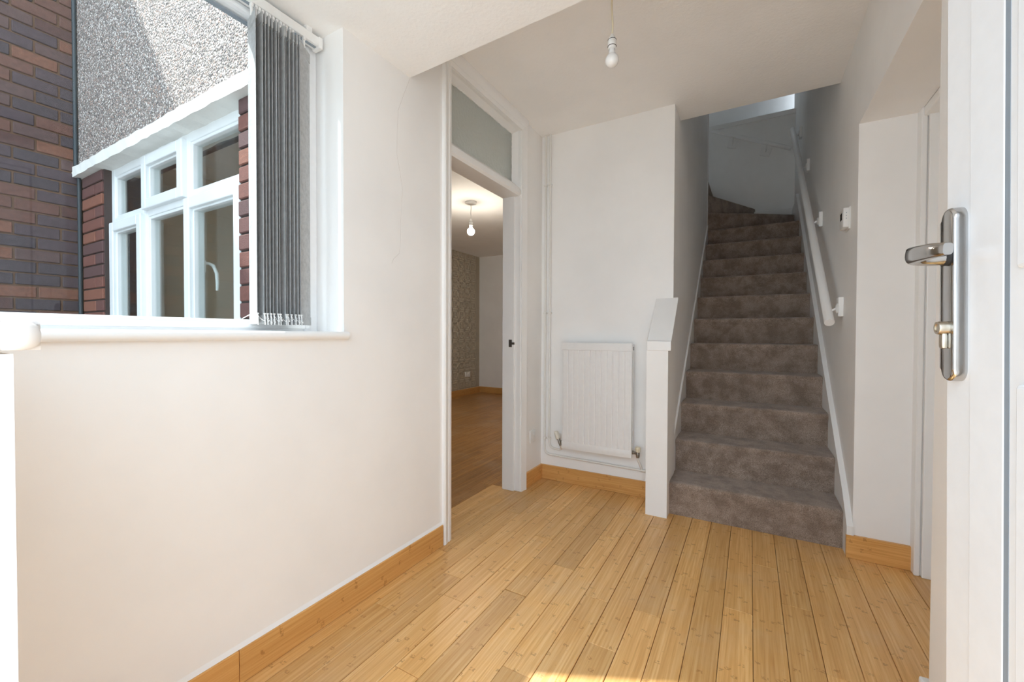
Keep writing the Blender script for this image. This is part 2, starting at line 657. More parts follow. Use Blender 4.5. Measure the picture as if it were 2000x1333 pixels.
# ------------------------------------------------------------------ windows
def frame_rect(bm, axis, pos0, pos1, a0, a1, z0, z1, w, bev=.006):
    """rectangular frame; axis is the thin direction"""
    for (p0, p1, q0, q1) in ((a0, a0 + w, z0, z1), (a1 - w, a1, z0, z1), (a0 + w, a1 - w, z0, z0 + w), (a0 + w, a1 - w, z1 - w, z1)):
        if axis == 'x': B(bm, pos0, pos1, p0, p1, q0, q1, bev, 2)
        else: B(bm, p0, p1, pos0, pos1, q0, q1, bev, 2)
    return bm


# porch side window
win1 = sempty('window_1', (-1.5, .58, 1.06), 'wide fixed white window beside the porch')
bm = bmesh.new()
frame_rect(bm, 'x', -1.545, -1.478, .06, 1.048, 1.04, H1 - .005, .058, .006)
obj('window_frame', bm, M['upvc'], win1)
bm = bmesh.new()
frame_rect(bm, 'x', -1.500, -1.470, .10, 1.012, 1.068, 2.145, .020, .006)
obj('glazing_bead', bm, M['upvc'], win1)
bm = bmesh.new()
frame_rect(bm, 'x', -1.522, -1.508, .108, 1.000, 1.090, 2.118, .006, 0)
obj('gasket', bm, M['gasket'], win1)
obj('pane', box(-1.518, -1.512, .105, 1.003, 1.088, 2.125), M['glass'], win1)
obj('corner_post', box(-1.56, -1.4785, -.058, .063, 1.032, 2.188, .004, 1), M['upvc'], win1)
# sill with rounded nose, running round to the front window
bm = bmesh.new()
prism(bm, [(-1.48, 1.030), (-1.310, 1.030)] + arc(-1.312, 1.0445, .0145, -90, 90, 8)[1:-1] + [(-1.312, 1.059), (-1.48, 1.059)], 'y', .10, 1.054)
o = obj('window_sill', bm, M['trim'], win1, True)

# front window beside the entrance: frame outside the picture, its sill end inside it
win3 = sempty('window_2', (-1.0, .03, 1.06), 'front window beside the entrance with thick rounded sill')
bm = bmesh.new()
frame_rect(bm, 'y', -.045, .02, -1.54, -.625, 1.04, 2.06, .055, .006)
obj('window_frame', bm, M['upvc'], win3)
obj('pane', box(-1.49, -.675, -.016, -.010, 1.09, 2.01), M['glass'], win3)
bm = bmesh.new()
z0, z1 = 1.033, 1.062
outl = [(-1.478, .02), (-.605, .02)] + [(-.625 + .0235 * math.sin(math.radians(a)), .107 - .0235 * math.cos(math.radians(a))) for a in range(60, 181, 12)] + [(-.64, .1305), (-1.478, .1305)]
prism(bm, outl, 'z', z0, z1)
bmesh.ops.bevel(bm, geom=[e for e in bm.edges if abs(e.verts[0].co.z - e.verts[1].co.z) < 1e-5], offset=.012, segments=4, profile=.5, affect='EDGES')
obj('window_sill', bm, M['trim'], win3, True)

# living room window in the house front
win2 = sempty('window_3', (-3.04, 1.2, .95), 'white three-light casement window in the house front')
WY0, WY1 = 1.150, 1.215
mx1, mx2, tz = -3.318, -2.770, 1.812
bm = bmesh.new()
frame_rect(bm, 'y', WY0, WY1, WX0, WX1, WZ0, WZ1, .055, .005)
for m in (mx1, mx2): B(bm, m - .03, m + .03, WY0, WY1, WZ0 + .05, WZ1 - .05, .005, 2)
for a, b in ((WX0 + .05, mx1 - .03), (mx1 + .03, mx2 - .03), (mx2 + .03, WX1 - .05)): B(bm, a, b, WY0, WY1, tz - .03, tz + .03, .005, 2)
obj('window_frame', bm, M['upvc_dirty'], win2)
cells = []
xs = [WX0 + .055, mx1 - .03, mx1 + .03, mx2 - .03, mx2 + .03, WX1 - .055]
for c in range(3):
    for top in (0, 1):
        a, b = xs[2 * c], xs[2 * c + 1]
        z0, z1 = (tz + .03, WZ1 - .055) if top else (WZ0 + .055, tz - .03)
        sash = (top and c == 1) or (not top and c in (0, 2))
        if sash:
            bm = bmesh.new()
            frame_rect(bm, 'y', WY0 - .028, WY1 - .01, a - .022, b + .022, z0 - .022, z1 + .022, .062, .006)
            s = obj('sash', bm, M['upvc_dirty'], win2)
            bm = bmesh.new()
            frame_rect(bm, 'y', WY0 - .006, WY1 - .02, a + .038, b - .038, z0 + .038, z1 - .038, .012, .003)
            obj('glazing_bead', bm, M['upvc_dirty'], s)
            obj('pane', box(a + .035, b - .035, WY0 + .012, WY0 + .018, z0 + .035, z1 - .035), M['glass'], s)
        else:
            bm = bmesh.new()
            frame_rect(bm, 'y', WY0 + .006, WY1 - .01, a - .002, b + .002, z0 - .002, z1 + .002, .018, .004)
            obj('glazing_bead', bm, M['upvc_dirty'], win2)
            obj('pane', box(a + .01, b - .01, WY0 + .028, WY0 + .034, z0 + .01, z1 - .01), M['glass'], win2)
# inside handle on the right casement
bm = bmesh.new()
hx = xs[4] + .012
B(bm, hx - .014, hx + .014, 1.20, 1.215, 1.40, 1.47, .005, 2)
tube(bm, [(hx, 1.21, 1.455), (hx, 1.235, 1.455), (hx + .01, 1.252, 1.445), (hx + .028, 1.262, 1.40), (hx + .034, 1.262, 1.34), (hx + .03, 1.262, 1.30)], [.009, .009, .010, .010, .009, .007], 10)
obj('handle', bm, M['plastic'], win2, True)
obj('window_board', box(WX0, WX1, 1.215, 1.42, WZ0 - .03, WZ0, .006), M['trim'], win2)

# upstairs landing window
win4 = sempty('window_4', (-2.12, 5.37, 2.95), 'upstairs landing window')
bm = bmesh.new()
frame_rect(bm, 'x', -2.16, -2.09, 5.15, 5.75, 2.95, 3.5, .06, .005)
obj('window_frame', bm, M['upvc'], win4)
obj('pane', box(-2.13, -2.124, 5.2, 5.70, 3.0, 3.45), M['glass'], win4)

# ------------------------------------------------------------------ floors
floor = struct('floor', box(-1.45, .74, -.06, 2.9, -.12, -.012), plain('dark_subfloor', (.03, .022, .014), .9), 'bamboo plank floor of the hall')
PW = .0985
X0 = .019
butts = [(-.918, 1.945), (-.623, 2.116), (-.725, 1.74), (-.563, 2.591), (-.425, 2.349), (-.813, 2.441), (-1.014, 2.281), (-1.111, 2.413), (-.525, 1.596), (-.328, 1.604), (-.231, 1.939), (-.426, 1.356), (-.806, 1.465), (-.609, 1.122), (.068, 2.202), (.166, 1.931), (.363, 2.264), (-.031, 1.794), (.247, 1.596), (-1.226, 1.139), (-1.124, 1.435), (-.934, .951), (-1.026, 1.312), (-.828, 1.469), (-1.215, 2.128), (-1.301, 1.58)]
rowj = {}
for x, y in butts: rowj.setdefault(math.floor((x - X0) / PW), []).append(y)
for k in range(-16, 8):
    xa, xb = X0 + k * PW, X0 + (k + 1) * PW
    ys = sorted(rowj.get(k, []))
    if not ys: ys = [random.uniform(.5, 2.2)]
    if ys[0] > 1.15: ys = [ys[0] - .93] + ys if ys[0] - .93 > .1 else ys
    cuts = [-.06] + ys + [2.755]
    if k == -15: cuts = [1.662, 2.455]
    if k == -16: cuts = [1.36, 1.662, 2.455, 3.55, 4.7, 5.7, LRY]
    if k >= 4: cuts = [c for c in cuts[:-1] if c < 2.45] + [2.50]
    g = .0016 if k not in (-6, -5, -4) else .0026
    for a, b in zip(cuts, cuts[1:]):
        if b - a < .03: continue
        obj('plank', box(xa + g / 2, xb - g / 2, a + .0008, b - .0008, -.0125, random.uniform(-.0008, 0.0), .0012, 1), M['plank_worn'] if k == -16 and a != 1.662 else M['plank'], floor)

floor2 = struct('floor_living', box(LRX, -1.45, 1.30, LRY, -.12, -.012), plain('dark_subfloor_living', (.03, .022, .014), .9), 'worn brown plank floor of the living room')
k = 0
x = X0 - 16 * PW
while x > LRX:
    xa = max(x - PW, LRX)
    y = 1.30 - random.uniform(0, 1.1)
    while y < LRY:
        b = min(y + 1.15, LRY)
        a = max(y, 1.30)
        if b - a > .03:
            obj('plank', box(xa + .0006, x - .0006, a + .0006, b - .0006, -.0125, 0, .0008, 1), M['plank_worn'], floor2)
        y += 1.15
    x = xa

# ------------------------------------------------------------------ skirting boards
def skirt(bm, x0, x1, y0, y1, h=.104):
    return B(bm, x0, x1, y0, y1, 0, h, .002, 1)


bl_ = sempty('baseboard_left', (XL, .8, 0), 'bamboo skirting board under the porch window')
obj('board', skirt(bmesh.new(), XL - .002, XL + .014, .10, .6655), M['skirt_y'], bl_)
obj('board', skirt(bmesh.new(), XL - .002, XL + .014, .667, 1.618), M['skirt_y'], bl_)
bm = bmesh.new()
prism(bm, [(XL - .001, .104), (XL + .008, .104), (XL - .001, .118)], 'y', .10, 1.618)
obj('caulk_line', bm, M['trim'], bl_)
o = obj('baseboard_left', skirt(bmesh.new(), XL - .002, XL + .014, 2.497, YR), M['skirt_y']); o['kind'] = 'structure'; o['label'] = 'short bamboo skirting board beside the doorway'
o = obj('baseboard_back', skirt(bmesh.new(), XL + .013, -.522, YR - .014, YR + .002), M['skirt_x']); o['kind'] = 'structure'; o['label'] = 'bamboo skirting board under the radiator'
o = obj('baseboard_right', skirt(bmesh.new(), .404, .634, 2.484, 2.502, .108), M['skirt_x']); o['kind'] = 'structure'; o['label'] = 'short bamboo skirting board at the foot of the stairs'
o = obj('baseboard_living_left', skirt(bmesh.new(), LRX - .002, LRX + .016, 1.35, LRY), M['skirt_y']); o['kind'] = 'structure'
o = obj('baseboard_living_back', skirt(bmesh.new(), LRX + .016, -1.47, LRY - .016, LRY + .002), M['skirt_x']); o['kind'] = 'structure'
o = obj('trim_3', box(.415, .62, 1.528, 1.556, 0, .108, .006), M['trim']); o['kind'] = 'structure'; o['label'] = 'paint-splashed skirting end at the doorway'

# hairline crack in the plaster
pts = [(1.397, 2.182), (1.362, 2.10), (1.328, 2.015), (1.322, 1.92), (1.319, 1.825), (1.338, 1.75), (1.352, 1.682), (1.345, 1.60), (1.34, 1.524), (1.341, 1.46), (1.334, 1.401), (1.30, 1.372), (1.289, 1.35)]
bm = bmesh.new()
tube(bm, [(XL, a, b) for a, b in pts], .0006, 5)
obj('hairline_crack', bm, M['crack'], bpy.data.objects['wall_left'])

# ------------------------------------------------------------------ door frame to the living room, with transom light
d2 = sempty('door_1', (-1.38, 2.05, 0), 'white door frame with obscured glass transom to the living room')
JN, JF = 1.690, 2.430            # clear opening
bm = bmesh.new()
B(bm, -1.455, -1.322, JF, JF + .03, 0, 2.44, .003, 1)
B(bm, -1.455, -1.365, JF - .013, JF + .004, 0, 1.965, .002, 1)
obj('jamb', bm, M['trim'], d2)
bm = bmesh.new()
B(bm, -1.455, -1.322, JN - .03, JN, 0, 2.44, .003, 1)
B(bm, -1.455, -1.365, JN - .004, JN + .010, 0, 1.965, .002, 1)
obj('jamb', bm, M['trim'], d2)


def archi(bm, y_in, y_out, z0, z1):
    """moulded architrave strip on the hall face, steps rising outward"""
    s = 1 if y_out > y_in else -1
    wd = abs(y_out - y_in)
    prof = [(XL - .003, 0), (XL + .010, 0), (XL + .012, .2), (XL + .014, .32), (XL + .011, .38), (XL + .013, .5), (XL + .018, .72), (XL + .020, .9), (XL + .016, 1.0), (XL - .003, 1.0)]
    prism(bm, [(px, y_in + s * wd * q) for px, q in prof], 'z', z0, z1)
    return bm


obj('architrave', archi(bmesh.new(), 2.434, 2.496, 0, 2.448), M['trim'], d2, True)
obj('architrave', archi(bmesh.new(), JN - .006, 1.622, 0, 2.448), M['trim'], d2, True)
bm = bmesh.new()
prof = [(XL - .003, 2.396), (XL + .010, 2.396), (XL + .012, 2.41), (XL + .016, 2.418), (XL + .012, 2.424), (XL + .018, 2.436), (XL + .024, 2.450), (XL + .026, 2.464), (XL + .026, 2.478), (XL - .003, 2.478)]
prism(bm, prof, 'y', 1.622, 2.496)
obj('architrave', bm, M['trim'], d2, True)
obj('head', box(-1.455, -1.322, JN - .03, JF + .03, 2.395, 2.45, .003, 1), M['trim'], d2)
bm = bmesh.new()
prism(bm, [(-1.455, 1.965), (-1.335, 1.965), (-1.322, 1.978), (-1.322, 2.002), (-1.334, 2.006), (-1.334, 2.020), (-1.352, 2.040), (-1.372, 2.046), (-1.455, 2.046)], 'y', JN - .004, JF + .004)
obj('transom_bar', bm, M['trim'], d2)
obj('transom_pane', box(-1.392, -1.384, JN - .01, JF + .01, 2.035, 2.40), M['frosted'], d2)
bm = bmesh.new()      # beads round the pane
prism(bm, [(-1.384, 2.395), (-1.345, 2.395), (-1.384, 2.378)], 'y', JN, JF)
prism(bm, [(-1.384, JF), (-1.345, JF), (-1.384, JF - .016)], 'z', 2.04, 2.395)
prism(bm, [(-1.384, JN), (-1.345, JN), (-1.384, JN + .016)], 'z', 2.04, 2.395)
obj('glazing_bead', bm, M['trim'], d2)
bm = bmesh.new()      # ragged old putty along top and far side
rg = random.Random(3)
pts = [(-1.383, JN + .012 + (JF - JN - .024) * i / 46, 2.3785 + rg.uniform(-.004, .003)) for i in range(47)]
tube(bm, pts, [rg.uniform(.0012, .0042) for _ in pts], 6)
pts = [(-1.383, JF - .0165 + rg.uniform(-.003, .002), 2.05 + .33 * i / 30) for i in range(31)]
tube(bm, pts, [rg.uniform(.001, .0035) for _ in pts], 6)
obj('putty', bm, M['trim'], d2)
bm = bmesh.new()
B(bm, -1.405, -1.380, JF - .0145, JF - .011, .965, 1.015, .001, 1)
B(bm, -1.384, -1.360, JF - .016, JF - .012, .982, .998, .001, 1)
obj('strike_plate', bm, M['steel'], d2)

# ------------------------------------------------------------------ recessed door on the right
d3 = sempty('door_2', (.68, 2.0, 0), 'white door and frame in the deep recess')
bm = bmesh.new()
B(bm, .645, .700, 2.455, 2.499, 0, 2.04, .004, 2)
B(bm, .655, .700, 2.435, 2.457, 0, 2.02, .003, 2)
B(bm, .632, .652, 2.446, 2.502, 0, 2.034, .003, 1)
obj('jamb', bm, M['trim'], d3)
bm = bmesh.new()
B(bm, .640, .700, 1.53, 1.575, 0, 2.04, .004, 2)
obj('jamb', bm, M['trim'], d3)
bm = bmesh.new()
B(bm, .640, .700, 1.575, 2.455, 1.995, 2.036, .004, 2)
obj('head', bm, M['trim'], d3)
obj('door_leaf', box(.695, .735, 1.53, 2.50, .005, 2.04, .002, 1), M['trim'], d3)

# ------------------------------------------------------------------ open front door
d1 = sempty('door_3', (.247, .745, .01), 'open white entrance door with chrome handle')
DX = .247


def dbox(x0, x1, y0, y1, z0, z1, bev=0., seg=2): return box(x0, x1, y0, y1, z0, z1, bev, seg)


def yz_frame(bm, x0, x1, y0, y1, z0, z1, w, bev=0., seg=2):
    for a, b, c, d in ((y0, y0 + w, z0, z1), (y1 - w, y1, z0, z1), (y0 + w, y1 - w, z0, z0 + w), (y0 + w, y1 - w, z1 - w, z1)):
        B(bm, x0, x1, a, b, c, d, bev, seg)
    return bm


DY0, DY1 = -.03, .783
bm = yz_frame(bmesh.new(), DX, DX + .062, DY0, DY1, .01, 2.03, .10, .003, 2)
obj('leaf_frame', bm, M['upvc'], d1)
bm = bmesh.new()
# raised rounded sash moulding
for (a, b, c, d) in ((DY0 + .061, DY0 + .123, .071, 1.969), (DY1 - .123, DY1 - .061, .071, 1.969), (DY0 + .123, DY1 - .123, .071, .133), (DY0 + .123, DY1 - .123, 1.907, 1.969)):
    B(bm, DX - .004, DX + .05, a, b, c, d, .0018, 3)
obj('sash_moulding', bm, M['upvc'], d1)
bm = yz_frame(bmesh.new(), DX - .0032, DX + .04, DY0 + .123, DY1 - .123, .133, 1.907, .008, 0)
obj('gasket', bm, M['gasket'], d1)
pn = obj('door_panel', box(DX - .0028, DX + .05, DY0 + .131, DY1 - .131, .141, 1.899), M['upvc'], d1)
bm = yz_frame(bmesh.new(), DX - .007, DX + .01, DY0 + .15, DY1 - .146, 1.12, 1.80, .05, .004, 2)
yz_frame(bm, DX - .007, DX + .01, DY0 + .15, DY1 - .146, .24, 1.00, .05, .004, 2)
obj('panel_moulding', bm, M['upvc'], pn)
# handle: back plate, lever, lock cylinder
PY0, PY1, PZ0, PZ1 = .7335, .7655, .992, 1.214
bm = bmesh.new()
rr = (PY1 - PY0) / 2
cy = (PY0 + PY1) / 2
outl = arc(cy, PZ1 - rr, rr, 0, 180, 14) + arc(cy, PZ0 + rr, rr, 180, 360, 14)
prism(bm, outl, 'x', DX - .0135, DX + .001)
bmesh.ops.bevel(bm, geom=[e for e in bm.edges if e.verts[0].co.x < DX - .013 and e.verts[1].co.x < DX - .013], offset=.004, segments=3, profile=.5, affect='EDGES')
plate = obj('handle_plate', bm, M['chrome'], d1, True)
plate['label'] = 'tall polished chrome handle plate'
LZ = 1.154
bm = bmesh.new()
lathe(bm, [(.0135, 0), (.0135, .004), (.0125, .005)], (DX - .0135, cy, LZ), (-1, 0, 0), 24)
obj('collar', bm, M['dark'], plate, True)
# lever: neck out from the plate, bend, grip back towards the hinge side
bm = bmesh.new()
path = [(DX - .017, cy, LZ, .0125, .0125), (DX - .030, cy, LZ, .0122, .0122), (DX - .040, cy - .002, LZ + .0005, .0115, .0122), (DX - .049, cy - .009, LZ + .0005, .0095, .0115), (DX - .0535, cy - .020, LZ, .0078, .0105), (DX - .0545, cy - .040, LZ - .001, .0068, .0098), (DX - .0540, cy - .070, LZ - .003, .0062, .0088), (DX - .0520, cy - .088, LZ - .005, .0058, .0076), (DX - .0510, cy - .094, LZ - .0055, .0048, .0066)]
rings = []
nseg = 20
for i, (px, py, pz, rw, rh) in enumerate(path):
    p = Vector((px, py, pz))
    a = Vector(path[max(0, i - 1)][:3]); b = Vector(path[min(len(path) - 1, i + 1)][:3])
    t = (b - a).normalized()
    up = Vector((0, 0, 1)); up = (up - t * up.dot(t)).normalized()
    sd = t.cross(up)
    ring = []
    for q in range(nseg):
        an = 2 * math.pi * q / nseg
        ca, sa = math.cos(an), math.sin(an)
        e = .55 if i > 3 else .9
        cx_ = math.copysign(abs(ca) ** e, ca); sx_ = math.copysign(abs(sa) ** e, sa)
        ring.append(bm.verts.new(p + sd * rw * cx_ + up * rh * sx_))
    rings.append(ring)
for a, b in zip(rings, rings[1:]):
    for q in range(nseg): bm.faces.new((a[q], a[(q + 1) % nseg], b[(q + 1) % nseg], b[q]))
bm.faces.new(rings[0]); bm.faces.new(list(reversed(rings[-1])))
lev = obj('lever', bm, M['chrome'], plate, True)
bm = bmesh.new()
lathe(bm, [(.0085, 0), (.0085, .008), (.0080, .0095), (.0055, .0095), (.0055, .0085), (0, .0085)], (DX - .0135, cy, 1.0605), (-1, 0, 0), 22)
B(bm, DX - .020, DX - .0130, cy - .005, cy + .005, 1.0335, 1.054, .003, 2)
obj('lock_cylinder', bm, M['brass'], plate, True)
d1.rotation_euler = (0, math.radians(-.72), math.radians(6.0))

# ------------------------------------------------------------------ vertical blind
vb = empty('vertical_blind', (-1.43, .9, 1.08), 'grey vertical blind drawn to one side of porch window', 'blind')
bm = bmesh.new()
B(bm, -1.463, -1.425, .13, 1.030, 2.136, 2.170, .003, 2)
hr = obj('headrail', bm, M['plastic'], vb)
bm = bmesh.new()
B(bm, -1.466, -1.422, 1.018, 1.036, 2.130, 2.173, .004, 2)
obj('end_cap', bm, M['plastic'], hr)
bm = bmesh.new()
B(bm, -1.447, -1.437, .14, 1.016, 2.133, 2.1365, 0)
obj('track_slot', bm, M['gasket'], hr)
for yy in (.30, .985):
    bm = box(-1.470, -1.430, yy - .012, yy + .012, 2.168, 2.192, .002, 1)
    obj('bracket', bm, M['plastic'], hr)
rb = random.Random(11)
NS = 14
slat_c = []
for i in range(NS):
    last = i == NS - 1
    if not last:
        yc = .778 + i * .0118 + rb.uniform(-.0015, .0015)
        ang = math.radians(4 + rb.uniform(-5, 5) + (10 if i == 0 else 0))
        xc = -1.432
    else:
        yc, ang, xc = .960, math.radians(58), -1.428
    hw = .0445
    u = Vector((math.cos(ang), -math.sin(ang), 0)) if not last else Vector((math.cos(ang), -math.sin(ang), 0))
    nrm = Vector((-u.y, u.x, 0))
    c = Vector((xc, yc, 0))
    slat_c.append((c, u, nrm))
    z0, z1 = 1.083, 2.098
    bm = bmesh.new()
    cols = 6
    th = .0005
    front, back = [], []
    for side, arr in ((1, front), (-1, back)):
        for q in range(cols + 1):
            s = -1 + 2 * q / cols
            bow = .004 * (1 - s * s) * (1 if i % 2 == 0 else .6)
            p = c + u * hw * s + nrm * (bow + th * side)
            arr.append((bm.verts.new((p.x, p.y, z0)), bm.verts.new((p.x, p.y, z1))))
    for arr in (front, back):
        for a, b in zip(arr, arr[1:]): bm.faces.new((a[0], b[0], b[1], a[1]))
    for e in (0, -1): bm.faces.new((front[e][0], front[e][1], back[e][1], back[e][0]))
    bm.faces.new([v[0] for v in front] + [v[0] for v in reversed(back)])
    bm.faces.new([v[1] for v in front] + [v[1] for v in reversed(back)])
    sl = obj('slat', bm, M['blind'], vb, True)
    # weighted pocket at the foot and hanger hem at the head
    for (za, zb, hem) in ((1.082, 1.112, 'weight_pocket'), (2.066, 2.099, 'top_hem')):
        bm = bmesh.new()
        p0, p1 = c - u * hw * .985, c + u * hw * .985
        for (q0, q1) in ((p0, p1),):
            vs = []
            for zz in (za, zb):
                for side in (1, -1):
                    off = nrm * (.0042 + .0012) if side > 0 else nrm * (-.0012)
                    vs.append([bm.verts.new((q0 + off * (.55 if side > 0 else 1)).to_tuple()[:2] + (zz,)), bm.verts.new((q1 + off * (.55 if side > 0 else 1)).to_tuple()[:2] + (zz,))])
            f0, b0, f1, b1 = vs
            bm.faces.new((f0[0], f0[1], f1[1], f1[0])); bm.faces.new((b0[0], b1[0], b1[1], b0[1]))
            bm.faces.new((f0[0], b0[0], b0[1], f0[1])); bm.faces.new((f1[0], f1[1], b1[1], b1[0]))
            bm.faces.new((f0[0], f1[0], b1[0], b0[0])); bm.faces.new((f0[1], b0[1], b1[1], f1[1]))
        obj(hem, bm, M['blind'], sl)
    bm = bmesh.new()
    B(bm, c.x - .004, c.x + .004, c.y - .003, c.y + .003, 2.095, 2.136, .001, 1)
    B(bm, c.x - .007, c.x + .007, c.y - .004, c.y + .004, 2.122, 2.134, .001, 1)
    obj('hanger', bm, M['plastic'], sl)
    if not last:
        e = c + u * (hw + .001)
        bm = bmesh.new()
        tube(bm, [(e.x - .001, e.y, 1.116), (e.x + .002, e.y, 1.108), (e.x + .003, e.y, 1.100), (e.x + .0025, e.y + .001, 1.079)], [.0018, .0026, .0018, .0020], 8)
        B(bm, e.x - .002, e.x + .004, e.y - .0035, e.y + .0035, 1.113, 1.118, .001, 1)
        obj('chain_clip', bm, M['plastic'], sl, True)
# beaded chain: loops from clip to clip
bm = bmesh.new()
ends = [c + u * (.0445 + .004) for c, u, n in slat_c[:-1]]
for a, b in zip(ends, ends[1:]):
    deep = rb.uniform(.018, .028)
    for q in range(13):
        t = q / 12
        p = a.lerp(b, t)
        out = .014 * math.sin(math.pi * t) * (1 if rb.random() > .1 else .6)
        z = 1.112 - deep * math.sin(math.pi * t) ** .7
        bmesh.ops.create_icosphere(bm, subdivisions=1, radius=.0016, matrix=Matrix.Translation((p.x + out, p.y, z)))
obj('chain', bm, M['plastic'], vb, True)
bm = bmesh.new()
c0 = ends[0]
tube(bm, [(c0.x - .002, c0.y, 1.114), (c0.x - .02, c0.y - .010, 1.114), (c0.x - .045, c0.y - .022, 1.100), (c0.x - .06, c0.y - .026, 1.084)], .0014, 6)
obj('loose_chain', bm, M['plastic'], vb, True)

# ------------------------------------------------------------------ radiator and heating pipes
rad = empty('radiator', (-.888, 2.70, .26), 'white ribbed panel radiator hung on the wall', 'radiator')
RX0, RX1, RZ0, RZ1, RY = -1.129, -.648, .262, .985, 2.668
bm = bmesh.new()
# front panel with shallow vertical flutes, as one pressed sheet
prof = [(RX0, RY + .012), (RX0 + .003, RY + .004)]
n = 12
pw = (RX1 - RX0 - .02) / n
for i in range(n):
    xa = RX0 + .01 + i * pw
    prof += [(xa + .002, RY + .0035), (xa + .006, RY), (xa + pw - .006, RY), (xa + pw - .002, RY + .0035)]
prof += [(RX1 - .003, RY + .004), (RX1, RY + .012), (RX1, RY + .018), (RX0, RY + .018)]
prism(bm, prof, 'z', RZ0 + .05, RZ1 - .028)
B(bm, RX0, RX1, RY + .001, RY + .018, RZ0, RZ0 + .052, .004, 2)
B(bm, RX0, RX1, RY + .001, RY + .018, RZ1 - .030, RZ1, .004, 2)
obj('front_panel', bm, M['rad'], rad, True)
bm = bmesh.new()
B(bm, RX0 + .002, RX1 - .002, RY + .050, RY + .064, RZ0 + .01, RZ1 - .005, .003, 2)
obj('rear_panel', bm, M['rad'], rad)
bm = bmesh.new()
for i in range(24):
    xa = RX0 + .015 + i * (RX1 - RX0 - .03) / 24
    B(bm, xa, xa + .002, RY + .017, RY + .051, RZ0 + .06, RZ1 - .06)
obj('convector_fins', bm, M['rad'], rad)
bm = bmesh.new()
B(bm, RX0 + .001, RX1 - .001, RY - .002, RY + .062, RZ1 - .004, RZ1 + .010, .003, 2)
B(bm, RX0 + .001, RX1 - .001, RY - .0035, RY + .004, RZ1 - .040, RZ1 + .008, .002, 1)
B(bm, RX1 - .003, RX1 + .001, RY + .006, RY + .058, RZ1 - .040, RZ1 + .006, .001, 1)
g = obj('top_grille', bm, M['rad'], rad)
bm = bmesh.new()
B(bm, RX1 - .001, RX1 + .0014, RY + .016, RY + .024, RZ1 - .034, RZ1 - .012, 0)
B(bm, RX1 - .001, RX1 + .0014, RY + .036, RY + .044, RZ1 - .034, RZ1 - .012, 0)
obj('grille_slot', bm, M['dark'], g)
for bb in ([(RX0 + .08, RX0 + .10, RY + .06, YR + .001, RZ1 - .16, RZ1 - .08), (RX1 - .10, RX1 - .08, RY + .06, YR + .001, RZ1 - .16, RZ1 - .08), (RX0 + .08, RX0 + .10, RY + .06, YR + .001, RZ0 + .08, RZ0 + .16), (RX1 - .10, RX1 - .08, RY + .06, YR + .001, RZ0 + .08, RZ0 + .16)]):
    obj('wall_bracket', box(*bb), M['rad'], rad)
# left thermostatic valve
VY = RY + .028
bm = bmesh.new()
tube(bm, [(RX0 + .01, VY, .300), (RX0 - .018, VY, .300)], .008, 12)
lathe(bm, [(.0125, -.006), (.0125, .006)], (RX0 - .004, VY, .300), (1, 0, 0), 6)
lathe(bm, [(.009, -.026), (.0105, -.010), (.0105, .012), (.008, .022)], (RX0 - .024, VY, .298), (-.35, 0, 1), 14)
lathe(bm, [(.0135, .0), (.0135, .006)], (RX0 - .031, VY, .314), (-.35, 0, 1), 8)
v = obj('valve_body', bm, M['steel'], rad, True)
bm = bmesh.new()
lathe(bm, [(.013, 0), (.0165, .004), (.0165, .034), (.0145, .042), (.0145, .052), (.010, .056), (0, .056)], (RX0 - .033, VY, .318), (-.35, 0, 1), 18)
obj('valve_head', bm, plain('ivory_plastic', (.76, .73, .64), .4), v, True)
# right lockshield valve
bm = bmesh.new()
tube(bm, [(RX1 - .01, VY, .296), (RX1 + .026, VY, .294)], .008, 12)
lathe(bm, [(.014, -.004), (.014, .004)], (RX1 + .003, VY, .296), (1, 0, 0), 6)
lathe(bm, [(.011, -.006), (.011, .006)], (RX1 + .018, VY, .295), (1, 0, 0), 6)
lathe(bm, [(.009, -.026), (.0115, -.014), (.0115, .010), (.009, .014)], (RX1 + .034, VY, .292), (0, 0, 1), 14)
v = obj('valve_body', bm, M['steel'], rad, True)
bm = bmesh.new()
lathe(bm, [(.012, 0), (.0155, .003), (.0155, .018), (.0175, .020), (.0175, .030), (.015, .033), (0, .033)], (RX1 + .034, VY, .302), (0, 0, 1), 10)
o = obj('valve_head', bm, M['cream'], v, True)
o['label'] = 'yellowed cream lockshield cap'

PY = YR - .016


def bend(p0, c, p1, n=6):
    p0, c, p1 = Vector(p0), Vector(c), Vector(p1)
    return [(p0 * (1 - t) ** 2 + c * 2 * t * (1 - t) + p1 * t * t) for t in [i / n for i in range(n + 1)]]


bm = bmesh.new()
xa = -1.289
pts = [(xa, PY, H2 + .005)] + bend((xa, PY, .235), (xa, PY, .185), (xa + .05, PY, .185)) + [(-.612, PY, .176), (-.575, PY, .175), (-.524, PY, .175)]
tube(bm, pts, .0078, 12)
tube(bm, [(-.600, PY, .176), (-.603, PY - .01, .20), (-.612, VY, .252), (RX1 + .034, VY, .272)], .0072, 12)
pa = tag(obj('heating_pipe', bm, M['pipe'], None, True), 'white heating pipe running along the skirting to the lockshield valve', 'pipe')
bm = bmesh.new()
lathe(bm, [(.0105, -.014), (.0105, .014)], (-.590, PY, .1755), (1, 0, 0), 12)
obj('tee_joint', bm, M['pipe'], pa, True)
bm = bmesh.new()
xb = -1.253
pts = [(xb, PY, H2 + .005)] + bend((xb, PY, .285), (xb, PY, .235), (xb + .045, PY, .232)) + bend((-1.185, PY, .231), (-1.158, PY - .002, .229), (-1.154, PY - .012, .25)) + [(RX0 - .020, VY, .278)]
tube(bm, pts, .0078, 12)
pb = tag(obj('heating_pipe', bm, M['pipe'], None, True), 'white heating pipe dropping to the thermostatic radiator valve', 'pipe')
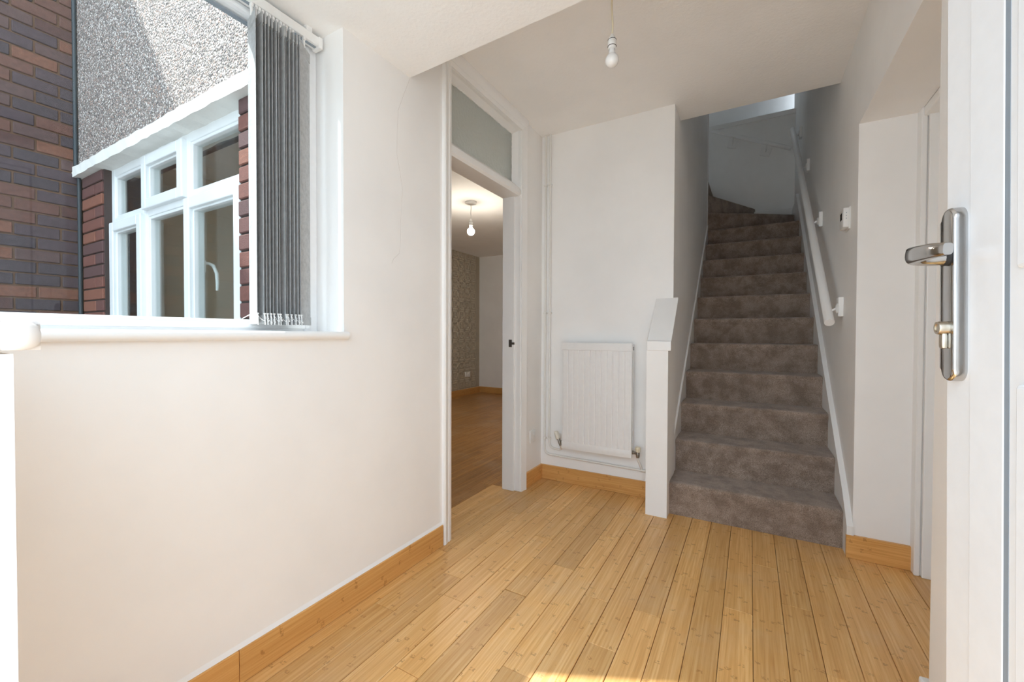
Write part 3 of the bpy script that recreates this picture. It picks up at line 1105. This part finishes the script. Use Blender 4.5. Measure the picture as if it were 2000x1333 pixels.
for zc in (2.122, 1.205, .300):
    for xx, par in ((xa, pa), (xb, pb)):
        bm = bmesh.new()
        B(bm, xx - .0115, xx + .0115, PY - .0105, YR, zc - .007, zc + .007, .003, 2)
        obj('pipe_clip', bm, M['pipe'], par)

# ------------------------------------------------------------------ stairs
RISE, GO, NOSE1 = .1993, .2395, 2.572
CX0, CX1 = -.408, .4066
st = empty('staircase', (0, 2.6, 0), 'brown carpeted staircase climbing between white walls', 'staircase')


def zt(i): return RISE * i - .010


for i in range(1, 12):
    ny = NOSE1 + (i - 1) * GO
    z1 = zt(i)
    z0 = zt(i - 1) - .012 if i > 1 else 0.0
    ry = ny + (.006 if i == 1 else .016)
    r = .017
    back = ny + GO + .05
    prof = [(ry, z0), (ry, z1 - .060), (ny + .004, z1 - .040), (ny, z1 - .026)] + [(ny + r - r * math.cos(math.radians(a)), z1 - r + r * math.sin(math.radians(a)) - .001) for a in range(8, 90, 16)] + [(ny + r + .012, z1), (back, z1), (back, z0)]
    if i == 11: prof[-2:] = []
    bm = bmesh.new()
    if i < 11:
        prism(bm, prof, 'x', CX0, CX1)
    else:
        prism(bm, prof[:-1] + [(ny + .05, z1), (ny + .05, z0)], 'x', CX0, CX1)
        prism(bm, [(CX0, ny + .049), (CX1, ny + .049), (CX1, 5.62), (CX0, 5.06)], 'z', z0, z1)
    # soften the cut ends of the carpet
    bmesh.ops.recalc_face_normals(bm, faces=bm.faces)
    if i < 11:
        es = [e for e in bm.edges if len(e.link_faces) == 2 and abs(e.verts[0].co.x - e.verts[1].co.x) < 1e-6 and min(e.verts[0].co.z, e.verts[1].co.z) > z0 + .001 and max(e.verts[0].co.y, e.verts[1].co.y) < back - .001]
        bmesh.ops.bevel(bm, geom=es, offset=.006, segments=2, profile=.5, affect='EDGES')
    obj('step', bm, M['carpet'], st, True)


def wstep(i, poly, nose):
    bm = bmesh.new()
    prism(bm, poly, 'z', zt(i - 1) - .012, zt(i))
    es = [e for e in bm.edges if all(abs(v.co.z - zt(i)) < 1e-5 for v in e.verts)]
    bmesh.ops.recalc_face_normals(bm, faces=bm.faces)
    bmesh.ops.bevel(bm, geom=es, offset=.016, segments=3, profile=.5, affect='EDGES')
    obj('step', bm, M['carpet'], st, True)


wstep(12, [(CX0 - .02, 4.990), (CX0, 4.990), (CX1, 5.530), (CX1, YB), (CX0 - .02, YB)], None)
wstep(13, [(CX0 - .02, 5.025), (CX0, 5.025), (.035, YB), (CX0 - .02, YB)], None)
wstep(14, [(CX0 - .018, 5.03), (CX0 - .008, YB), (-.67, YB), (-.67, 5.0), (CX0 - .02, 5.0)], None)
struct('floor_landing', box(-2.05, -.66, 5.0, YB, zt(14) - .1, zt(15), .01, 2), M['carpet'])


def stringer(x0, x1, y0, yend, curve):
    line = lambda yy, o: zt(1) + (RISE / GO) * (yy - NOSE1) + o
    top = [(y0, 0), (y0, .150)]
    top += [(2.60, line(2.60, .058)), (yend, line(yend, .045))]
    if curve: top += [(yend + .10, line(yend + .10, .035)), (yend + .16, line(yend + .14, .01)), (yend + .19, line(yend + .14, -.06)), (YB, line(yend + .14, -.06)), (YB, 1.9)]
    else: top += [(yend, line(yend, -.3))]
    poly = top + [(2.75, 0)]
    bm = bmesh.new()
    prism(bm, poly, 'x', x0, x1)
    return bm


obj('stringer', stringer(CX1 - .001, XR + .002, 2.489, 5.28, True), M['trim'], st)
obj('stringer', stringer(XSL - .002, CX0 + .001, 2.60, 4.98, False), M['trim'], st)
bm = box(XSL - .012, CX0 - .004, 4.965, 5.012, 1.95, HT, .004, 2)
o = obj('trim_4', bm, M['trim']); o['kind'] = 'structure'; o['label'] = 'narrow white post at the stair turn'
o = obj('baseboard_stair', box(-.02, XR, YB - .018, YB + .002, 2.36, 2.535, .004, 2), M['trim']); o['kind'] = 'structure'; o['label'] = 'white skirting along the wall at the stair turn'

# handrails
hr1 = empty('handrail', (.40, 2.8, 1.1), 'white round handrail rising along the stair wall', 'handrail')
p0, p1 = Vector((.364, 2.762, 1.118)), Vector((.364, 5.318, 3.228))
bm = bmesh.new()
dn = (p1 - p0).normalized()
tube(bm, [p0 - dn * .0, p0 + dn * .003, p1 - dn * .02, p1 - dn * .006, p1], [.0225, .0235, .0235, .021, .014], 24)
obj('rail', bm, M['trim'], hr1, True)
for yy in (2.830, 3.63, 4.43, 5.12):
    t = (yy - p0.y) / (p1.y - p0.y)
    rz = p0.z + (p1.z - p0.z) * t
    bm = bmesh.new()
    # block tilted with the rail
    B(bm, XR - .022, XR + .001, -.030, .030, -.052, .052, .004, 2)
    bmesh.ops.transform(bm, matrix=Matrix.Translation((0, yy + .01, rz + .030)) @ Matrix.Rotation(math.radians(0), 4, 'X'), verts=bm.verts)
    blk = obj('mounting_block', bm, M['trim'], hr1)
    bm = bmesh.new()
    lathe(bm, [(.026, 0), (.026, .004), (.018, .008), (.008, .010)], (XR - .022, yy, rz + .022), (-1, 0, 0), 20)
    tube(bm, [(XR - .028, yy, rz + .022), (XR - .045, yy, rz + .012), (.366, yy, rz - .018)], .006, 10)
    obj('bracket', bm, M['plastic'], blk, True)

hr2 = empty('handrail', (0, YB, 3.2), 'short white handrail on the wall at the stair turn', 'handrail')
p0, p1 = Vector((-.445, YB - .06, 3.606)), Vector((.385, YB - .06, 3.204))
bm = bmesh.new()
tube(bm, [p0, p1], .024, 20)
obj('rail', bm, M['trim'], hr2, True)
ang = math.atan2(p1.z - p0.z, p1.x - p0.x)
for xx in (-.205, .145):
    t = (xx - p0.x) / (p1.x - p0.x)
    rz = p0.z + (p1.z - p0.z) * t
    bm = bmesh.new()
    B(bm, -.055, .055, YB - .016, YB + .001, -.05, .05, .003, 1)
    bmesh.ops.transform(bm, matrix=Matrix.Translation((xx - .008, 0, rz - .085)) @ Matrix.Rotation(math.radians(18), 4, 'Y'), verts=bm.verts)
    blk = obj('mounting_block', bm, M['trim'], hr2)
    bm = bmesh.new()
    tube(bm, [(xx - .008, YB - .014, rz - .085), (xx - .004, YB - .05, rz - .07), (xx, YB - .06, rz - .02)], .007, 8)
    obj('bracket', bm, M['plastic'], blk, True)

# thermostat
th = empty('thermostat', (XR, 2.72, 1.60), 'small white wall thermostat with dark display', 'thermostat')
bm = box(XR - .006, XR + .001, 2.665, 2.765, 1.588, 1.700, .002, 1)
obj('back_plate', bm, M['plastic'], th)
bm = box(XR - .030, XR - .004, 2.660, 2.755, 1.596, 1.694, .005, 3)
obj('body', bm, M['plastic'], th, True)
obj('display', box(XR - .0308, XR - .029, 2.690, 2.735, 1.640, 1.675), plain('lcd_screen', (.03, .035, .035), .15), th)
for q in range(3):
    bm = bmesh.new()
    lathe(bm, [(.0022, 0), (.0022, .0008)], (XR - .017, 2.6605, 1.640 + q * .014), (0, -1, 0), 8)
    obj('button', bm, M['gasket'], th)

# sockets
def socket(nm, label, face, loc, w, h):
    e = empty(nm, loc, label, 'socket')
    bm = box(loc[0] - .001, loc[0] + .009, loc[1] - w / 2, loc[1] + w / 2, loc[2] - h / 2, loc[2] + h / 2, .003, 2)
    p = obj('face_plate', bm, M['plastic'], e, True)
    return e


s1 = socket('wall_socket', 'white blank wall plate low beside the living room doorway', 0, (XL, 2.607, .335), .075, .086)
for dz in (-.03, .03):
    obj('screw', lathe(bmesh.new(), [(.003, 0), (.003, .001)], (XL + .009, 2.607, .335 + dz), (1, 0, 0), 10), M['plastic'], s1)
bm = bmesh.new()
lathe(bm, [(.007, 0), (.007, .003), (.004, .003)], (XL + .008, 2.622, .348), (1, 0, 0), 12)
obj('outlet', bm, M['plastic'], s1)
s2 = socket('wall_socket', 'white double socket on the beige wallpapered wall', 0, (LRX, 5.93, .352), .148, .086)
for dy in (-.036, .036):
    for a, b in ((0, .018), (-.011, -.006), (.011, -.006)):
        obj('pin_hole', box(LRX + .0085, LRX + .0095, 5.93 + dy + a - .002, 5.93 + dy + a + .002, .352 + b - .004 - .012, .352 + b + .004 - .012), M['dark'], s2)
for dy in (-.016, .016):
    obj('rocker_switch', box(LRX + .008, LRX + .012, 5.93 + dy - .005, 5.93 + dy + .005, .368, .382, .001, 1), M['plastic'], s2)

# ------------------------------------------------------------------ pendant lamps
def pendant(label, x, y, ceil, zb_top, scale, bulbmat, bulb_r):
    """zb_top: top of the lamp holder"""
    e = empty('pendant_lamp', (x, y, ceil), label, 'lamp')
    bm = bmesh.new()
    lathe(bm, [(.046 * scale, .001), (.050 * scale, -.004), (.048 * scale, -.016), (.030 * scale, -.024), (.008, -.026), (.005, -.034)], (x, y, ceil), (0, 0, 1), 28)
    obj('ceiling_rose', bm, M['plastic'], e, True)
    bm = bmesh.new()
    n = 10
    tube(bm, [(x + .0022 * math.sin(3.1 * i / n * math.pi), y, zb_top - .004 + (ceil - .03 - zb_top + .004) * i / n) for i in range(n + 1)], .0034 * scale, 8)
    obj('flex', bm, M['cream'] if bulbmat is M['shade_bulb'] else M['plastic'], e, True)
    k = scale
    bm = bmesh.new()
    lathe(bm, [(.004 * k, .002), (.0075 * k, -.004 * k), (.013 * k, -.014 * k), (.0155 * k, -.020 * k), (.0155 * k, -.022 * k), (.0165 * k, -.024 * k), (.0165 * k, -.044 * k), (.0150 * k, -.046 * k), (.0148 * k, -.056 * k), (.011 * k, -.056 * k)], (x, y, zb_top), (0, 0, 1), 24)
    h = obj('lamp_holder', bm, M['plastic'], e, True)
    for zz in (-.0215 * k, -.0455 * k):
        bm = bmesh.new()
        lathe(bm, [(.0162 * k, -.0009), (.0170 * k, 0), (.0162 * k, .0009)], (x, y, zb_top + zz), (0, 0, 1), 24)
        obj('seam_ring', bm, M['dark'], h, True)
    bm = bmesh.new()
    z = zb_top - .056 * k
    R = bulb_r
    prof = [(.0110 * k, .004), (.0112 * k, -.010 * k), (.0135 * k, -.018 * k)]
    zc = -.018 * k - R * .95
    prof += [(R * math.cos(math.radians(a)), zc + R * math.sin(math.radians(a))) for a in range(48, -90, -12)] + [(0, zc - R)]
    lathe(bm, prof, (x, y, z), (0, 0, 1), 28)
    obj('bulb', bm, bulbmat, e, 'all')
    return e, z + zc


pendant('bare white bulb hanging unlit on a twisted flex in the hall', -.474, 1.60, H2, 2.206, 1.0, M['shade_bulb'], .0255)
lx, ly = -2.575, 3.628
e, zc = pendant('glowing bare bulb hanging from the living room ceiling', lx, ly, LRH, 2.268, 1.25, M['bulb_on'], .040)
pl = bpy.data.lights.new('bulb_light', 'POINT')
pl.energy = 13
pl.color = (1.0, .90, .76)
pl.shadow_soft_size = .045
plo = bpy.data.objects.new('bulb_light', pl)
COL.objects.link(plo)
plo.parent = e
plo.location = (0, 0, zc - LRH - .06)

# ------------------------------------------------------------------ greek key print on the living room wallpaper
def key_motif(bm, y, z, s, flip):
    """one meander unit as thin flat strips, s = unit size"""
    w = s * .115
    g = [((0, 0), (1, 0)), ((0, 0), (0, 1)), ((0, 1), (1, 1)), ((1, 1), (1, .28)), ((1, .28), (.28, .28)), ((.28, .28), (.28, .70)), ((.28, .70), (.66, .70)), ((.66, .70), (.66, .52))]
    sz = s * .80
    for (a, b), (c, d) in g:
        if flip: a, c = 1 - a, 1 - c
        y0, y1 = sorted((y + a * sz, y + c * sz))
        z0, z1 = sorted((z + b * sz, z + d * sz))
        y0 -= w / 2; y1 += w / 2; z0 -= w / 2; z1 += w / 2
        vs = [bm.verts.new((LRX + .0012, p, q)) for p, q in ((y0, z0), (y1, z0), (y1, z1), (y0, z1))]
        bm.faces.new(vs)


bm = bmesh.new()
ms = .172
for cI in range(15):
    for rI in range(14):
        key_motif(bm, LRY - .1 - (cI + 1) * ms, .10 + rI * ms, ms, False)
wk = obj('wallpaper_print', bm, M['wallpaper_key'], bpy.data.objects['wall_living_left'], recalc=False)
wk['kind'] = 'stuff'
